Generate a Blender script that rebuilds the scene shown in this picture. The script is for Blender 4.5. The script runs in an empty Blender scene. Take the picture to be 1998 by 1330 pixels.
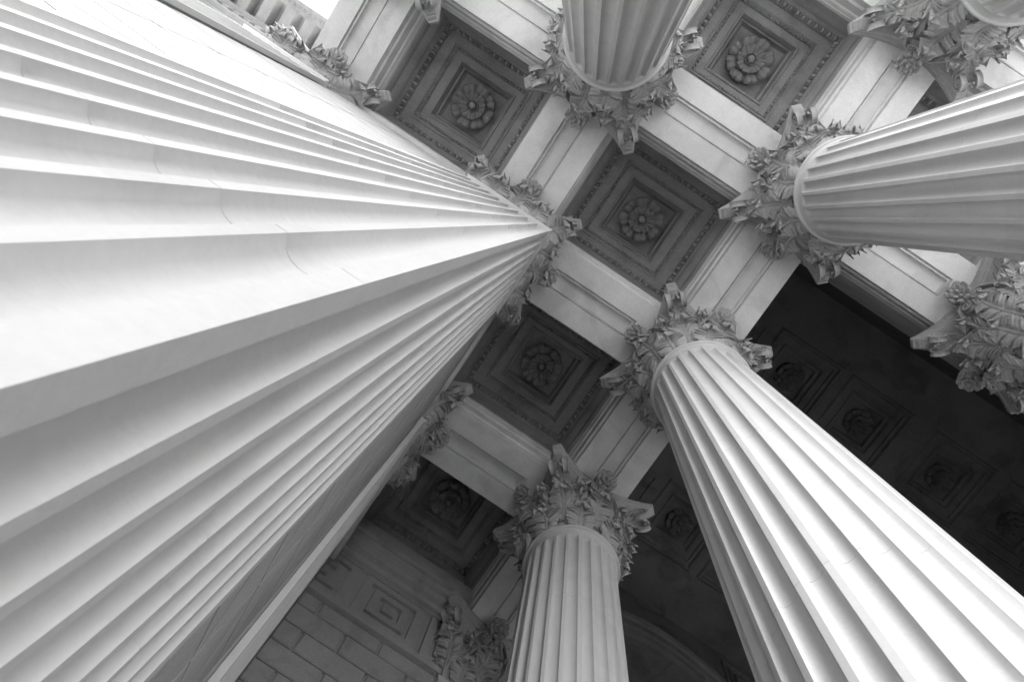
import bpy, bmesh, math, random
from mathutils import Matrix, Vector
random.seed(7)
C=bpy.context.scene.collection
SU,SV=2.9851,2.6556
GZ=-1.5
NECK=8.62; ABZ=9.98; SOF=10.15
def P(i,j): return (i*SU,j*SV)

# ---------------------------------------------------------------- materials
def stone(name,base,var=.12,bump=.15,scale=3.0,speck=0.0,rough=.75,streak=0.0,carve=0.0):
    m=bpy.data.materials.new(name); m.use_nodes=True
    nt=m.node_tree; N=nt.nodes; L=nt.links
    b=N['Principled BSDF']; b.inputs['Roughness'].default_value=rough
    b.inputs['Specular IOR Level'].default_value=.25
    g=N.new('ShaderNodeNewGeometry')
    n1=N.new('ShaderNodeTexNoise'); n1.inputs['Scale'].default_value=scale*.35; n1.inputs['Detail'].default_value=4; n1.inputs['Roughness'].default_value=.65
    n2=N.new('ShaderNodeTexNoise'); n2.inputs['Scale'].default_value=scale*14; n2.inputs['Detail'].default_value=3
    mp=N.new('ShaderNodeMapping'); mp.inputs['Scale'].default_value=(1,1,.35)
    L.new(g.outputs['Position'],mp.inputs['Vector'])
    L.new(mp.outputs['Vector'],n1.inputs['Vector']); L.new(g.outputs['Position'],n2.inputs['Vector'])
    r=N.new('ShaderNodeMapRange'); r.inputs['From Min'].default_value=.3; r.inputs['From Max'].default_value=.7
    r.inputs['To Min'].default_value=base*(1-var); r.inputs['To Max'].default_value=min(.85,base*(1+var*.6))
    L.new(n1.outputs['Fac'],r.inputs['Value'])
    r2=N.new('ShaderNodeMapRange'); r2.inputs['From Min'].default_value=.3; r2.inputs['From Max'].default_value=.7
    r2.inputs['To Min'].default_value=1-var*.5-speck; r2.inputs['To Max'].default_value=1.0
    L.new(n2.outputs['Fac'],r2.inputs['Value'])
    mu=N.new('ShaderNodeMath'); mu.operation='MULTIPLY'
    L.new(r.outputs[0],mu.inputs[0]); L.new(r2.outputs[0],mu.inputs[1])
    last=mu.outputs[0]
    if streak>0:
        n3=N.new('ShaderNodeTexNoise'); n3.inputs['Scale'].default_value=1.3; n3.inputs['Detail'].default_value=5; n3.inputs['Distortion'].default_value=1.5
        L.new(g.outputs['Position'],n3.inputs['Vector'])
        r3=N.new('ShaderNodeMapRange'); r3.inputs['From Min'].default_value=.52; r3.inputs['From Max'].default_value=.72
        r3.inputs['To Min'].default_value=1; r3.inputs['To Max'].default_value=1-streak
        L.new(n3.outputs['Fac'],r3.inputs['Value'])
        m2=N.new('ShaderNodeMath'); m2.operation='MULTIPLY'; L.new(last,m2.inputs[0]); L.new(r3.outputs[0],m2.inputs[1]); last=m2.outputs[0]
    cc=N.new('ShaderNodeCombineColor')
    for k in range(3): L.new(last,cc.inputs[k])
    L.new(cc.outputs[0],b.inputs['Base Color'])
    bp=N.new('ShaderNodeBump'); bp.inputs['Strength'].default_value=bump; bp.inputs['Distance'].default_value=.01
    L.new(n2.outputs['Fac'],bp.inputs['Height']); L.new(bp.outputs[0],b.inputs['Normal'])
    if carve>0:
        vo=N.new('ShaderNodeTexVoronoi'); vo.inputs['Scale'].default_value=22; vo.feature='SMOOTH_F1'
        L.new(g.outputs['Position'],vo.inputs['Vector'])
        b2=N.new('ShaderNodeBump'); b2.inputs['Strength'].default_value=carve; b2.inputs['Distance'].default_value=.02; b2.invert=True
        L.new(vo.outputs['Distance'],b2.inputs['Height']); L.new(bp.outputs[0],b2.inputs['Normal']); L.new(b2.outputs[0],b.inputs['Normal'])
    return m
M_shaft=stone('shaft_limestone',.49,.10,.12,3,.0,.7,.09)
M_cap=stone('carved_limestone',.42,.2,.3,4,.05,.85,.12,.4)
M_beam=stone('beam_limestone',.70,.16,.15,3,.02,.8,.2)
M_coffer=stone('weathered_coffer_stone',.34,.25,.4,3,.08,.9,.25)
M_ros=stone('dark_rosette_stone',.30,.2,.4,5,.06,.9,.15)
M_wall=stone('wall_stone',.44,.18,.3,3,.05,.85,.2)
M_hall=stone('shaded_hall_stone',.18,.25,.3,2,.05,.9,.3)  # shade of the hall is put into this darker base colour
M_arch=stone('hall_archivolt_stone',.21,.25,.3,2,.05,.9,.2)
M_pave=stone('paving_stone',.66,.12,.2,2,.05,.8,.1)
M_screen=stone('screen_limestone',.44,.1,.5,6,.12,.85,.1)
M_facade=stone('facade_limestone',.38,.15,.3,3,.05,.85,.2)

# ---------------------------------------------------------------- helpers
def mk(name,verts,faces,mat,smooth=None):
    me=bpy.data.meshes.new(name); me.from_pydata(verts,[],faces); me.materials.append(mat)
    bm=bmesh.new(); bm.from_mesh(me); bmesh.ops.recalc_face_normals(bm,faces=bm.faces); bm.to_mesh(me); bm.free()
    if smooth is not None:
        for p in me.polygons: p.use_smooth=True
        if smooth<179: me.set_sharp_from_angle(angle=math.radians(smooth))
    me.update(); return me
def obj(name,me,parent=None,mat=None,**kw):
    o=bpy.data.objects.new(name,me); C.objects.link(o)
    if parent: o.parent=parent
    if mat is not None: o.matrix_basis=mat
    for k,v in kw.items(): o[k]=v
    return o
def empty(name,loc,label,category,group=None):
    o=bpy.data.objects.new(name,None); C.objects.link(o); o.location=loc; o.empty_display_size=.3
    o['label']=label; o['category']=category
    if group:o['group']=group
    return o
class MB:
    def __init__(s): s.v=[];s.f=[]
    def add(s,v,f):
        n=len(s.v); s.v+=[tuple(p) for p in v]; s.f+=[tuple(a+n for a in q) for q in f]
    def box(s,a,b):
        x0,y0,z0=a;x1,y1,z1=b
        s.add([(x0,y0,z0),(x1,y0,z0),(x1,y1,z0),(x0,y1,z0),(x0,y0,z1),(x1,y0,z1),(x1,y1,z1),(x0,y1,z1)],
              [(0,3,2,1),(4,5,6,7),(0,1,5,4),(1,2,6,5),(2,3,7,6),(3,0,4,7)])
    def loft(s,rings,closed=True,cap0=False,cap1=False):
        n=len(rings[0]); v=[p for r in rings for p in r]; f=[]
        for a in range(len(rings)-1):
            for k in range(n if closed else n-1):
                k2=(k+1)%n; f.append((a*n+k,a*n+k2,(a+1)*n+k2,(a+1)*n+k))
        if cap0:f.append(tuple(range(n))[::-1])
        if cap1:f.append(tuple((len(rings)-1)*n+k for k in range(n)))
        s.add(v,f)
def lathe(mb,prof,n=64):
    mb.loft([[(r*math.cos(2*math.pi*k/n),r*math.sin(2*math.pi*k/n),z) for k in range(n)] for r,z in prof])
def rect_ring(hx,hy,z): return [(-hx,-hy,z),(hx,-hy,z),(hx,hy,z),(-hx,hy,z)]

# ---------------------------------------------------------------- column shaft
def rshaft(z):
    t=max(0,min(1,(z)/(NECK-.0)))
    return .600-.062*(t**1.15) if z>0 else .600+.004*min(1,-z)
JO=[1.23,3.15,5.10,7.0]
def joint_rows(lo,hi,step):
    zs=[];z=lo
    while z<hi: zs.append(z); z+=step
    for j in JO: zs+= [j-.0020,j-.0013,j+.0013,j+.0020]
    return sorted(zs)
def isj(z): return any(abs(z-j)<.0015 for j in JO)
def shaft_mesh():
    NF=24; mb=MB(); rings=[]
    us=[-.5,-.39]+[-.39+.78*(k/12) for k in range(1,12)]+[.39]
    rows=[(-1.02,0),(-.98,0),(-.95,.6)]+[(q,1) for q in joint_rows(-.9,8.3,.35)]+[(8.32,1),(8.37,.93),(8.41,.75),(8.435,.45),(8.45,0),(8.46,0)]
    for z,d in rows:
        r=rshaft(z); g=.0015 if isj(z) else 0
        ring=[]
        for f in range(NF):
            for u in us:
                a=(f+u)/NF*2*math.pi
                t=abs(u)/.39
                dep=0
                if t<1: dep=.044*(math.sqrt(max(0,1-t*t)))*d*(r/.6)
                ring.append(((r-dep-g)*math.cos(a),(r-dep-g)*math.sin(a),z))
        rings.append(ring)
    mb.loft(rings)
    prof=[(rshaft(8.46),8.46),(rshaft(8.5),8.5),(.545,8.55),(.556,8.575)]
    for k in range(9):
        a=-math.pi/2+math.pi*k/8; prof.append((.556+.028*math.cos(a),8.605+.03*math.sin(a)))
    prof+=[(.53,8.64)]
    lathe(mb,prof,96)
    return mk('shaft',mb.v,mb.f,M_shaft,38)
def base_mesh():
    mb=MB(); mb.box((-.84,-.84,GZ),(.84,.84,GZ+.16))
    prof=[(.60,GZ+.161)]
    for k in range(9):
        a=-math.pi/2+math.pi*k/8; prof.append((.74+.07*math.cos(a),GZ+.23+.07*math.sin(a)))
    prof+=[(.69,GZ+.31),(.66,GZ+.35),(.67,GZ+.39)]
    for k in range(7):
        a=-math.pi/2+math.pi*k/6; prof.append((.68+.035*math.cos(a),GZ+.425+.035*math.sin(a)))
    prof+=[(.62,GZ+.47),(.604,GZ+.485)]
    lathe(mb,prof,64); return mk('base',mb.v,mb.f,M_shaft,35)

# ---------------------------------------------------------------- capital parts (local z from NECK)
H=ABZ-NECK
def bell_r(z):
    t=z/H; return .495+.03*t+.09*t**4
def spiral_ribbon(mb,cr,cz,R0,R1,turns,start,stem,width,th,lat=0,taper=.6):
    path=list(stem)
    n=int(26*turns)
    for k in range(n+1):
        t=k/n; a=start-2*math.pi*turns*t; R=R0+(R1-R0)*t**.8
        path.append((cr+R*math.cos(a),cz+R*math.sin(a)))
    rings=[]
    for k,(r,z) in enumerate(path):
        a=path[max(0,k-1)]; b=path[min(len(path)-1,k+1)]
        dx,dz=b[0]-a[0],b[1]-a[1]; l=math.hypot(dx,dz) or 1
        nx,nz=-dz/l,dx/l
        w=width*(1 - .25*k/len(path)); q=th*(1-(1-taper)*k/len(path))
        sec=[(-w,-q*.5),(-w,q*.6),(-w*.55,q*.3),(0,q*.15),(w*.55,q*.3),(w,q*.6),(w,-q*.5)]
        rings.append([(r+nx*h,lat+s,z+nz*h) for s,h in sec])
    mb.loft(rings,True,True,True)
def leaf_mesh(name,z0,L,W,lean,curl,r0=None,nl=9,curl_at=.5,taper=0.0,rib=1.0):
    """acanthus leaf: lobes of three hollowed fingers branch off the midrib, deep eyes between, rolled tip"""
    n=110; m=44
    path=[];r=(r0 if r0 else bell_r(z0)+.022);z=z0
    ds=L/n
    for k in range(n+1):
        s=k/n
        if s<curl_at: th=math.radians(90-lean*(s/curl_at)**1.3)
        else:
            q=(s-curl_at)/(1-curl_at); th=math.radians(90-lean-curl*q**1.35)
        path.append((r,z,s,th))
        r+=math.cos(th)*ds; z+=math.sin(th)*ds
    rings=[]
    for (r,z,s,th) in path:
        nx,nz=math.sin(th),-math.cos(th)
        env=W*(.80+.36*math.sin(math.pi*min(1,s*1.02)))*(1-taper*s)*(1 if s<.82 else math.sqrt(max(0.05,1-((s-.82)/.19)**2)))
        row=[];back=[]
        for k in range(m+1):
            t=-1+2*k/m; at=abs(t)
            ph=nl*(s+.02)-at*1.3
            fin=.5+.5*math.cos(2*math.pi*(ph-.5))
            g=ph/3.0; fg=g-math.floor(g); w=2*abs(fg-.5); cut=w**5
            lat=t*env*(1-.42*cut*at**1.5 - .13*(1-fin)*at**3)
            k1=min(1,max(0,(at-.10)/.25))
            d=.022*math.exp(-(t/.08)**2)*rib
            d+=.024*(fin**1.3)*k1*rib
            d-=.070*cut*k1*(.4+.6*at)*rib
            d+=.044*math.sin(math.pi*fg)*at*rib
            d+=.018*math.sin(math.pi*min(1,at))*rib
            d+=.022*at**4*(.3+s)
            wrap=lat*lat/(2*max(.35,r))*(.9 if s<.75 else .6)
            row.append((r+nx*d-wrap,lat,z+nz*d))
            d-=.016
            back.append((r+nx*d-wrap,lat*.97,z+nz*d))
        rings.append(row+back[::-1])
    mb=MB(); mb.loft(rings,True,True,True)
    return mk(name,mb.v,mb.f,M_cap,110)
def rosette_mesh(name,mat,R=.31):
    nt_,nr=192,48; rings=[]
    for a in range(nr+1):
        u=a/nr
        ring=[]
        for k in range(nt_):
            th=2*math.pi*k/nt_
            c=abs(math.cos(4*th)); s=abs(math.sin(4*th))
            Ro=R*(.84+.16*c**.35)*(1-.05*math.exp(-(s/.16)**2))
            if a==nr: ring.append((Ro*.95*math.cos(th),Ro*.95*math.sin(th),.09)); continue
            u2=a/(nr-1); r=Ro*u2; q=r/R
            h=.030+.110*max(0,min(1,(u2-.50)/.42))**.8 - .03*max(0,(u2-.92)/.08)
            h*=(1-.72*(1-c)**1.5)
            h+=.010*math.cos(24*th)*c*u2 - .022*math.exp(-(s/.10)**2)*u2
            R2=.60*(.85+.15*s**.35)
            if q<R2:
                v=q/R2; h=.085+.085*max(0,min(1,(v-.35)/.5))*(1-.70*(1-s)**1.5)+.006*math.cos(24*th)*s-.012*math.exp(-(c/.10)**2)
            if q<.26: h=.150
            if q<.22: h=.08
            if q<.17: h=.14+.07*math.sqrt(max(0,1-(q/.17)**2))
            ring.append((r*math.cos(th),r*math.sin(th),-h*R/.31))
        rings.append(ring)
    mb=MB(); mb.loft(rings,True)
    return mk(name,mb.v,mb.f,mat,45)
def abacus_mesh():
    def outline(s,n=14):
        A,B,D=.84*s,.755*s,.64
        D=D*s
        base=[(-B+2*B*k/n, D+(A-D)*abs(-1+2*k/n)**2.0) for k in range(n+1)]
        pts=[]
        for q in range(4):
            a=-q*math.pi/2
            pts+= [(x*math.cos(a)-y*math.sin(a),x*math.sin(a)+y*math.cos(a)) for x,y in base]
        return pts
    mb=MB()
    lv=[(.84,H-.03),(.93,H-.012),(.94,H+.02),(.955,H+.025),(.975,H+.06),(.975,H+.075),(1.0,H+.085),(1.0,H+.168)]
    mb.loft([[(x,y,z) for x,y in outline(s)] for s,z in lv],True,True,True)
    return mk('abacus',mb.v,mb.f,M_cap,35)
def bell_mesh(square=False):
    mb=MB()
    zs=[0,.1,.3,.6,.85,1.0,1.15,1.25,H-.031]
    if not square: lathe(mb,[(bell_r(z),z) for z in zs],64)
    else:
        mb.loft([rect_ring(bell_r(z)+.01,bell_r(z)+.01,z) for z in zs])
    for q in range(4):
        for sgn in (-1,1):
            h=MB()
            spiral_ribbon(h,.0,.0,.095,.015,1.9,math.pi*.9,[(-.19,-.38),(-.185,-.25),(-.15,-.1)],.035,.028)
            M=Matrix.Rotation(q*math.pi/2,4,'Z')
            vv=[]
            for x,y,z in h.v: vv.append(M@Vector((.62+y+ .16*max(0,(z+.3)),sgn*(.105-x),H-.19+z)))
            mb.add(vv,h.f)
    return mk('bell',mb.v,mb.f,M_cap,50)
def volute_mesh():
    mb=MB()
    for sg in (-1,1):
        h=MB()
        stem=[(.545,.60),(.565,.75),(.60,.88),(.67,1.02),(.76,1.14)]
        spiral_ribbon(h,.925,1.165,.13,.018,2.2,math.pi*.72,stem,.036,.034)
        M=Matrix.Rotation(sg*math.radians(3.2),4,'Z')@Matrix.Translation((0,sg*.036,0))
        mb.add([M@Vector(p) for p in h.v],h.f)
    return mk('volute',mb.v,mb.f,M_cap,50)
me_shaft=shaft_mesh(); me_base=base_mesh(); me_ab=abacus_mesh(); me_bell=bell_mesh(); me_bellsq=bell_mesh(True); me_vol=volute_mesh()
me_lo=leaf_mesh('lower_leaf',.0,.68,.170,8,190,nl=11)
me_up=leaf_mesh('upper_leaf',.28,.92,.165,13,200,nl=14,curl_at=.56)
me_co=leaf_mesh('corner_leaf',.55,.98,.125,42,130,r0=.55,nl=14,curl_at=.62,taper=.2)
me_ca=leaf_mesh('calyx_leaf',.58,.68,.10,30,185,r0=.54,nl=11,curl_at=.5,rib=.9)
me_fl=rosette_mesh('fleuron',M_cap,.15)
me_ros=rosette_mesh('rosette',M_ros,.335)

RZ=lambda a:Matrix.Rotation(a,4,'Z')
def capital(parent,square=False):
    cap=obj('capital',me_bellsq if square else me_bell,parent,Matrix.Translation((0,0,NECK)))
    obj('abacus',me_ab,cap)
    for q in range(4):
        a=q*math.pi/2
        obj('volute',me_vol,cap,RZ(a+math.pi/4))
        obj('corner_leaf',me_co,cap,RZ(a+math.pi/4)@Matrix.Translation((.06 if square else 0,0,0)))
        obj('fleuron',me_fl,cap,RZ(a)@Matrix.Translation((.80,0,H-.05))@Matrix.Rotation(math.radians(-50),4,'Y'))
        for sg in (-1,1):
            obj('calyx_leaf',me_ca,cap,RZ(a+sg*math.radians(26)))
        if not square:
            for k in (0,1): obj('lower_leaf',me_lo,cap,RZ(a+k*math.pi/4+math.pi/8))
            for k in (0,1): obj('upper_leaf',me_up,cap,RZ(a+k*math.pi/4))
        else:
            for t in (-.27,.27): obj('lower_leaf',me_lo,cap,RZ(a)@Matrix.Translation((.02,t,0)))
            obj('upper_leaf',me_up,cap,RZ(a)@Matrix.Translation((.02,0,0)))
            obj('upper_leaf',me_up,cap,RZ(a+math.pi/4)@Matrix.Translation((.18,0,0)))
    return cap
def column(i,j,label):
    x,y=P(i,j); e=empty('column',(x,y,0),label,'column','fluted columns of the portico')
    obj('base',me_base,e); obj('shaft',me_shaft,e); capital(e); return e
lab='pale fluted stone column with a leafy capital under coffered beams'
for ij in [(0,0),(1,0),(1,1),(1,2),(1,-1),(-1,0)]: column(*ij,lab)
column(2,0,'pale fluted stone column at the mouth of the dark hall')

def pil_mesh():
    mb=MB(); nf=8; us=[-.5,-.40]+[-.40+.80*k/12 for k in range(1,12)]+[.40]
    def ring(h,z,d,g=0):
        pts=[]; m=.034; wd=(2*h-2*m)/nf
        for q in range(4):
            a=-q*math.pi/2; c,s=math.cos(a),math.sin(a)
            L=[(-h,h-g)]
            for f in range(nf):
                for u in us:
                    t=abs(u)/.40; dep=.041*math.sqrt(max(0,1-t*t))*d if t<1 else 0
                    L.append((-h+m+(f+.5+u)*wd,h-dep-g))
            L.append((h-m,h-g))
            pts+=[(x*c-y*s,x*s+y*c,z) for x,y in L]
        return pts
    hw=lambda z:.560-.022*max(0,z)/8.6
    rings=[ring(.66,GZ,0),ring(.66,GZ+.3,0),ring(.60,GZ+.42,0),ring(.563,GZ+.5,0),ring(.56,GZ+.55,1)]
    for z in joint_rows(-.8,8.3,.7): rings.append(ring(hw(z),z,1,.0012 if isj(z) else 0))
    rings+=[ring(.538,8.36,1),ring(.538,8.41,.75),ring(.538,8.45,0),ring(.538,8.56,0),ring(.56,8.58,0),ring(.57,8.61,0),ring(.56,8.64,0),ring(.50,8.65,0)]
    mb.loft(rings); return mk('shaft',mb.v,mb.f,M_shaft,38)
me_pil=pil_mesh()
for i,j in [(0,1),(-1,1),(0,2),(1,3)]:
    x,y=P(i,j); e=empty('pilaster',(x,y,0),'huge pale square fluted corner pier with leafy capital' if (i,j)==(0,1) else 'square fluted stone pilaster with leafy capital against a wall','pilaster','fluted pilasters of the portico')
    obj('shaft',me_pil,e); capital(e,True)

# ---------------------------------------------------------------- ceiling
ceil=empty('portico_ceiling',(0,0,0),'coffered stone portico ceiling with carved rosettes above the columns','ceiling')
TOP=12.35
def beam_mesh(Lh,pl,dz=0,dw=0):
    mb=MB()
    S=[(.425,0),(.425,.16),(.455,.17),(.455,.38),(.475,.39),(.49,.43),(.49,.47),(.50,.48),(.50,TOP-SOF)]
    half=[(a+dw,b) for a,b in S]
    prof=[(-a,b) for a,b in half[::-1]]+[(a,b) for a,b in half]
    for sg in (-1,1):
        mb.loft([[(x,sg*a,SOF+dz+b) for a,b in half] for x in (-Lh,Lh)],False)
    W=half[0][0]
    rings=[[(-Lh,-W,0),(Lh,-W,0),(Lh,W,0),(-Lh,W,0)]]
    for hx,hy,z in [(pl,.140,0),(pl-.006,.134,.045),(pl-.024,.116,.047),(pl-.028,.112,.02),(pl-.042,.098,.017),(pl-.048,.092,.085)]:
        rings.append([(-hx,-hy,z),(hx,-hy,z),(hx,hy,z),(-hx,hy,z)])
    rings=[[(x,y,SOF+dz+z) for x,y,z in r] for r in rings]
    mb.loft(rings,True,False,True)
    for x in (-Lh,Lh):
        mb.add([(x,a,SOF+dz+b) for a,b in prof],[tuple(range(len(prof)))])
    return mk('ceiling_beam',mb.v,mb.f,M_beam,30)
me_bx=beam_mesh(SU/2,.63,.003,.003); me_by=beam_mesh(SV/2,.54)
def by(i,j0): obj('ceiling_beam',me_by,ceil,Matrix.Translation((i*SU,(j0+.5)*SV,0))@RZ(math.pi/2))
def bx(i0,j): obj('ceiling_beam',me_bx,ceil,Matrix.Translation(((i0+.5)*SU,j*SV,0)))
for i,js in {-1:[-1,0],0:[-1,0,1,2],1:[-1,0,1,2],2:[-1],3:[-1]}.items():
    for j in js: by(i,j)
for j,is_ in {-1:[-1,0,1,2],0:[-1,0,1,2,3],1:[-1,0],2:[0]}.items():
    for i in is_: bx(i,j)
def coffer_mesh():
    mb=MB()
    prof=[(0.995,.825,10.72),(.97,.822,10.75),(.955,.82,10.80),(.955,.82,10.90),(.93,.815,10.93),(.89,.80,10.99),(.875,.79,11.05),
          (.875,.79,11.10),(.86,.775,11.13),(.845,.76,11.20),(.80,.72,11.26),(.80,.72,11.34),
          (.665,.615,11.34),(.66,.61,11.32),(.645,.595,11.32),(.625,.575,11.37),(.59,.545,11.40),(.59,.545,11.43),
          (.475,.46,11.43),(.47,.455,11.405),(.445,.43,11.405),(.43,.415,11.46),(.42,.405,11.56),(.39,.385,11.58),(.385,.38,11.66),(.36,.36,11.70)]
    mb.loft([rect_ring(a,b,z) for a,b,z in prof],True,False,True)
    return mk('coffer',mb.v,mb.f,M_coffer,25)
def egg_row(mb,hx,hy,z,sp,ra,rz,dart=True):
    for ax,L,o in ((0,hx,hy),(1,hy,hx)):
        n=max(2,int(round(2*L/sp)))
        for sg in (-1,1):
            for k in range(n):
                p=-L+(k+.5)*2*L/n
                for e in ((0,1.0),(.5,.38)) if dart else ((0,1.0),):
                    q=p+e[0]*2*L/n; s=e[1]
                    rows=[]
                    for a in range(4):
                        th=a/3*math.pi/2*.98
                        rr=math.cos(th); hz=math.sin(th)
                        rows.append([(q+ra*s*rr*math.cos(b*math.pi/3.5),sg*o+ra*1.35*rr*math.sin(b*math.pi/3.5),z-rz*hz) for b in range(7)])
                    if ax: rows=[[(y,x,zz) for x,y,zz in r] for r in rows]
                    mb.loft(rows,True,False,True)
me_cof=coffer_mesh()
mb=MB(); egg_row(mb,.825,.745,11.235,.10,.036,.075); egg_row(mb,.605,.56,11.385,.055,.020,.035,True); egg_row(mb,.457,.443,11.408,.045,.012,.014,False)
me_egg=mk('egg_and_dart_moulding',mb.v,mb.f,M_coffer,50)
bays=[(-1,0),(0,-1),(0,0),(0,1),(0,2),(1,-1),(2,-1),(-1,-1)]  # the last bay lies out of view, added to block light
for n,(i,j) in enumerate(bays):
    c=obj('coffer',me_cof,ceil,Matrix.Translation(((i+.5)*SU,(j+.5)*SV,0)))
    obj('egg_and_dart_moulding',me_egg,c)
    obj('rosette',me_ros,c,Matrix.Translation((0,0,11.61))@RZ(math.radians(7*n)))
mb=MB(); mb.box((-3.47,-3.13,11.95),(3.4,8.2,12.5)); mb.box((3.4,-3.13,11.95),(14.2,.3,12.5))  # unseen slab over the coffers, added to block light from above
obj('roof_light_block',mk('roof_light_block',mb.v,mb.f,M_beam),ceil)

# ---------------------------------------------------------------- screen walls (corner block)
scr=empty('screen_wall',(0,0,GZ),'pale stone screen wall with diamond lattice panels behind the corner column','wall')
def wbox(name,parent,boxes,mat,off=Vector((0,0,-GZ))):
    mb=MB()
    for a,b in boxes: mb.box(a,b)
    return obj(name,mk(name,mb.v,mb.f,mat),parent,Matrix.Translation(off))
WX,WY=.46,2.20
wbox('wall',scr,[((-3.40,WY,GZ),(WX,7.7,10.146)),((-3.40,2.4,10.147),(.28,7.7,11.9))],M_screen)
def lattice(L,z0,z1,nw,dh,gap=.008,dep=.026):
    """strips of raised zigzag plates; narrow sunk joints draw the lattice"""
    mb=MB(); w=L/nw
    def plate(tri):
        cx=sum(p[0] for p in tri)/3; cz=sum(p[1] for p in tri)/3
        out=[]; lines=[]
        for k in range(3):
            a=tri[k];b=tri[(k+1)%3]; dx,dz=b[0]-a[0],b[1]-a[1]; l=math.hypot(dx,dz); nx,nz=-dz/l,dx/l
            if (cx-a[0])*nx+(cz-a[1])*nz<0: nx,nz=-nx,-nz
            lines.append((nx,nz,nx*a[0]+nz*a[1]+gap))
        for k in range(3):
            a1,b1,c1=lines[k-1]; a2,b2,c2=lines[k]; D=a1*b2-a2*b1
            out.append(((c1*b2-c2*b1)/D,(a1*c2-a2*c1)/D))
        mb.loft([[(x,0.0,z) for x,z in out],[(x,-dep,z) for x,z in out]],True,False,True)
    for k in range(nw):
        xa,xb=(k*w,(k+1)*w) if k%2==0 else ((k+1)*w,k*w)
        z=z0
        while z+dh<=z1:
            plate(((xa,z),(xa,z+dh),(xb,z+dh*.5)))
            if z+dh*1.5<=z1: plate(((xb,z+dh*.5),(xb,z+dh*1.5),(xa,z+dh)))
            z+=dh
    return mk('lattice_panel',mb.v,mb.f,M_screen)
me_l1=lattice(1.86,GZ,9.6,2,.62)
obj('lattice_panel',me_l1,scr,Matrix.Translation((-2.42,WY,-GZ)))
me_l2=lattice(1.52,GZ,9.6,2,.62)
obj('lattice_panel',me_l2,scr,Matrix.Translation((WX,3.22,-GZ))@RZ(math.pi/2))
wbox('architrave',scr,[((-3.38,WY-.06,9.64),(.1,WY-.002,10.142)),((WX+.002,3.2,9.64),(WX+.06,7.5,10.142))],M_beam)

# ---------------------------------------------------------------- rear wall (rusticated) + frieze
rw=empty('rear_wall',(0,7.6,GZ),'rusticated grey block wall with square panelled frieze under ceiling','wall')
off=Vector((0,-7.6,-GZ))
mb=MB(); mb.box((.28,7.62,GZ),(3.4,7.9,11.9)); mb.box((.28,7.50,8.80),(3.4,7.62,8.9)); mb.box((.28,7.54,8.9),(3.4,7.62,8.93))
mb.box((.28,7.56,9.98),(3.4,7.62,10.02)); mb.box((.28,7.50,10.02),(3.4,7.62,10.15)); mb.box((.28,7.42,10.15),(3.4,7.62,10.3)); mb.box((.28,7.36,10.3),(3.4,7.62,10.45));mb.box((.28,7.30,10.47),(3.4,7.62,10.75))
obj('wall',mk('wall',mb.v,mb.f,M_wall),rw,Matrix.Translation(off))
mb=MB()
z=GZ; r=0
while z<8.7:
    x=.28-(.45 if r%2 else 0)
    while x<3.4:
        x0=max(.28,x)+.014;x1=min(3.4,x+.9)-.014
        if x1-x0>.05:
            z0,z1=z+.014,min(8.79,z+.40)-.014;b=.015
            mb.loft([[(x0,7.619,z0),(x1,7.619,z0),(x1,7.619,z1),(x0,7.619,z1)],[(x0,7.575,z0),(x1,7.575,z0),(x1,7.575,z1),(x0,7.575,z1)],
                     [(x0+b,7.56,z0+b),(x1-b,7.56,z0+b),(x1-b,7.56,z1-b),(x0+b,7.56,z1-b)]],True,False,True)
        x+=.9
    z+=.40;r+=1
obj('stone_blocks',mk('stone_blocks',mb.v,mb.f,M_wall),rw,Matrix.Translation(off))
mb=MB()
def frame(mb,cx,cz,hx,hz,t,y0,y1):
    A=[(cx-hx,cz-hz),(cx+hx,cz-hz),(cx+hx,cz+hz),(cx-hx,cz+hz)]
    B=[(cx-hx+t,cz-hz+t),(cx+hx-t,cz-hz+t),(cx+hx-t,cz+hz-t),(cx-hx+t,cz+hz-t)]
    mb.loft([[(x,y0,z) for x,z in A],[(x,y1,z) for x,z in A],[(x,y1,z) for x,z in B],[(x,y0,z) for x,z in B]])
for cx in (.44,1.52,2.60):
    for h in (.48,.29): frame(mb,cx,9.455,h,h,.12,7.621,7.56)
    mb.box((cx-.10,7.56,9.355),(cx+.10,7.6205,9.555))
obj('frieze_panel',mk('frieze_panel',mb.v,mb.f,M_wall),rw,Matrix.Translation(off))

# ---------------------------------------------------------------- dark hall
hall=empty('entrance_hall',(3.4,7.6,GZ),'tall stone hall, darkened for shade, with coffered ceiling and arched doorway','hall')
ho=Vector((-3.4,-7.6,-GZ)); HZ=15.0
def hb(name,boxes,mat=M_hall):
    mb=MB()
    for a,b in boxes: mb.box(a,b)
    return obj(name,mk(name,mb.v,mb.f,mat),hall,Matrix.Translation(ho))
hb('wall',[((3.02,-.45,12.352),(3.47,8.2,15.4)),((3.47,-.45,12.352),(14.2,.42,15.4)),((14,.42,GZ),(14.3,12,15.4)),((8.2,0,GZ),(14.2,.40,12.35))])  # last box: unseen full-height side wall, added to keep the hall dark
mb=MB()
xc=[5.85,7.48,9.43,11.15,12.75]; hw2=.73
xs=[(c-hw2,c+hw2) for c in xc]; rowsy=[(2.1-hw2,2.1+hw2),(5.78-hw2,5.78+hw2)]
mb.box((3.4,.3,HZ),(14.2,rowsy[0][0],HZ+.4)); mb.box((3.4,rowsy[0][1],HZ),(14.2,rowsy[1][0],HZ+.4)); mb.box((3.4,rowsy[1][1],HZ),(14.2,8.2,HZ+.4))
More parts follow.
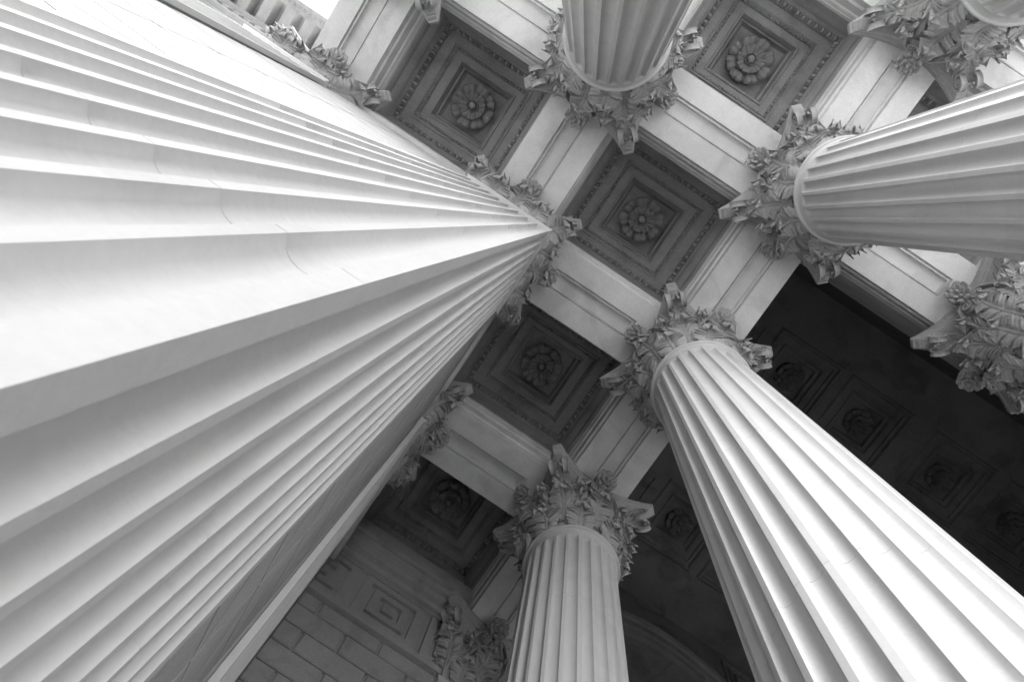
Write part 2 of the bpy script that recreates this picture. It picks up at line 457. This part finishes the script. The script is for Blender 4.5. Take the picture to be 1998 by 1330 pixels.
for r in rowsy:
    e=[3.4]+[v for a in xs for v in a]+[14.2]
    for k in range(0,len(e),2): mb.box((e[k],r[0],HZ),(e[k+1],r[1],HZ+.4))
    frm=[rect_ring(.20,.60,HZ),rect_ring(.20,.60,HZ-.05),rect_ring(.14,.54,HZ-.05),rect_ring(.14,.54,HZ)]
    mb.loft([[(x+4.72,y+(r[0]+r[1])/2,z) for x,y,z in q] for q in frm])
mb.box((3.4,.3,HZ+.40),(14.2,8.2,HZ+.5))
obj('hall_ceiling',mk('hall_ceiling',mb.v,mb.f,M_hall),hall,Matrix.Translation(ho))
me_hr=rosette_mesh('hall_rosette',M_hall,.29)
fb=MB()
fb.loft([rect_ring(a,a,HZ+z) for a,z in [(hw2,-.002),(.70,-.05),(.66,-.05),(.64,.02),(.58,.03),(.58,.08),(.48,.08),(.47,.05),(.44,.05),(.42,.12),(.36,.14),(.35,.2),(.34,.22)]],True,False,True)
me_hf=mk('hall_coffer',fb.v,fb.f,M_hall)
for r in rowsy:
    for a in xs:
        cx,cy=(a[0]+a[1])/2,(r[0]+r[1])/2
        f=obj('coffer',me_hf,hall,Matrix.Translation(ho+Vector((cx,cy,0))))
        obj('rosette',me_hr,f,Matrix.Translation((0,0,HZ+.17)))
mb=MB(); cx,cz,R=6.5,11.35,2.0
x0,x1=3.4,14.2; n=24
arc=[(cx+R*math.cos(math.pi-math.pi*k/n),cz+R*math.sin(math.pi-math.pi*k/n)) for k in range(n+1)]
outer=[]
for k in range(n+1):
    a=math.pi-math.pi*k/n; dx,dz=math.cos(a),math.sin(a)
    tx=(x0-cx)/dx if dx<-1e-6 else ((x1-cx)/dx if dx>1e-6 else 1e9); tz=(HZ-cz)/dz if dz>1e-6 else 1e9
    t=min(tx,tz); outer.append((cx+dx*t,cz+dz*t))
v=[(x,7.6,z) for x,z in arc]+[(x,7.6,z) for x,z in outer]
f=[(k,k+1,n+2+k,n+1+k) for k in range(n)]
mb.add(v,f)
for k in range(n):
    a,b=outer[k],outer[k+1]
    if abs(a[0]-b[0])>1e-5 and abs(a[1]-b[1])>1e-5:
        cxn=x0 if a[0]<cx else x1
        mb.add([(a[0],7.6,a[1]),(b[0],7.6,b[1]),(cxn,7.6,HZ)],[(0,1,2)])
mb.add([(x0,7.6,GZ),(cx-R,7.6,GZ),(cx-R,7.6,cz),(x0,7.6,cz)],[(0,1,2,3)])
mb.add([(cx+R,7.6,GZ),(x1,7.6,GZ),(x1,7.6,cz),(cx+R,7.6,cz)],[(0,1,2,3)])
jam=[(cx-R,GZ)]+arc+[(cx+R,GZ)]
mb.loft([[(x,y,z) for x,z in jam] for y in (7.6,8.6)],False)
mb.box((x0,8.6,GZ),(x1,8.8,HZ))
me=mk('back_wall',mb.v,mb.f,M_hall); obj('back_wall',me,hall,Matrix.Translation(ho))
mb=MB(); n=40
rg=[]
for k in range(n+1):
    a=math.pi-math.pi*k/n
    rg.append([(cx+(R+q)*math.cos(a),y,cz+(R+q)*math.sin(a)) for q,y in ((0,7.599),(0,7.50),(.12,7.50),(.13,7.45),(.30,7.45),(.32,7.40),(.42,7.38),(.43,7.599))])
mb.loft(rg,False)
for s in (-1,1):
    for k in range(3): frame(mb,cx+s*2.0,14.2,.45-.13*k,.45-.13*k,.05,7.599,7.54)
for k in range(6): mb.box((3.41,7.56,11.3+k*.6),(4.2,7.599,11.3+k*.6+.55))
obj('archivolt',mk('archivolt',mb.v,mb.f,M_arch,30),hall,Matrix.Translation(ho))

# ---------------------------------------------------------------- adjoining facade with dentil cornice
fac=empty('building_facade',(-9,2.6,GZ),'pale stone facade with bracketed dentil cornice beside the portico','building')
fo=Vector((9,-2.6,-GZ))
mb=MB(); X0,X1=-22,-3.53
mb.box((X0,2.5,GZ),(X1,7.5,13.2))
obj('wall',mk('wall',mb.v,mb.f,M_facade),fac,Matrix.Translation(fo))
mb=MB()
mb.box((X0,2.38,12.2),(X1,2.5,12.35)); mb.box((X0,2.28,12.9),(X1,2.5,13.05)); mb.box((X0,2.18,13.05),(X1,2.5,13.2))
mb.box((X0,2.05,13.5),(X1,2.6,13.62)); mb.box((X0,1.50,13.95),(X1,2.6,14.15)); mb.box((X0,1.44,14.15),(X1,2.6,14.4)); mb.box((X0,1.36,14.4),(X1,2.6,14.5))
mb.box((X0,2.3,13.2),(X1,2.6,13.95))
x=X0
while x<X1-.2:
    mb.box((x,2.14,13.22),(x+.12,2.3,13.48)); x+=.22
x=X0
while x<X1-.3:
    mb.box((x,1.58,13.66),(x+.20,2.3,13.948)); x+=.40
x=X0
while x<X1-.1:
    mb.box((x,1.45,13.96),(x+.05,1.499,14.12)); x+=.11
obj('cornice',mk('cornice',mb.v,mb.f,M_facade),fac,Matrix.Translation(fo))

# ---------------------------------------------------------------- ground
mb=MB(); mb.add([(-400,-400,GZ),(400,-400,GZ),(400,400,GZ),(-400,400,GZ)],[(0,1,2,3)])
g=obj('ground',mk('ground',mb.v,mb.f,M_pave)); g['kind']='structure'; g['label']='pale stone paving below the portico'; 

# ---------------------------------------------------------------- light
w=bpy.data.worlds.new("World"); bpy.context.scene.world=w; w.use_nodes=True
nt=w.node_tree; bg=nt.nodes['Background']; sky=nt.nodes.new('ShaderNodeTexSky'); sky.sky_type='NISHITA'; sky.sun_disc=False
S=Vector((-.22,-.97,0)).normalized(); el=math.radians(42)
sky.sun_elevation=el; sky.sun_rotation=math.atan2(S.x,S.y); sky.dust_density=4; sky.air_density=1.5
bw=nt.nodes.new('ShaderNodeRGBToBW'); nt.links.new(sky.outputs[0],bw.inputs[0]); nt.links.new(bw.outputs[0],bg.inputs[0])
bg.inputs[1].default_value=.67
sd=bpy.data.lights.new('Sun','SUN'); sd.energy=2.0; sd.angle=math.radians(70); so=bpy.data.objects.new('Sun',sd); C.objects.link(so)
D=Vector((S.x*math.cos(el),S.y*math.cos(el),math.sin(el)))
so.rotation_euler=D.to_track_quat('Z','Y').to_euler(); so.location=(-10,-14,12)

# ---------------------------------------------------------------- camera
M=[[0.8313,-0.5463,0.09236],[-0.55399,-0.81697,0.15391],[-0.00865,-0.17947,-0.98373]]
cd=bpy.data.cameras.new('Camera'); cd.sensor_width=36; cd.lens=1489.3/1998*36; cd.clip_end=2000; cd.clip_start=.02
cd.dof.use_dof=True; cd.dof.focus_distance=9.5; cd.dof.aperture_fstop=11
co=bpy.data.objects.new('Camera',cd); C.objects.link(co)
R=Matrix(M).transposed().to_quaternion().to_matrix().to_4x4()
co.matrix_world=Matrix.Translation((.7999,1.817,0))@R
bpy.context.scene.camera=co
bpy.context.scene.view_settings.view_transform='Standard'
bpy.context.scene.view_settings.look='None'
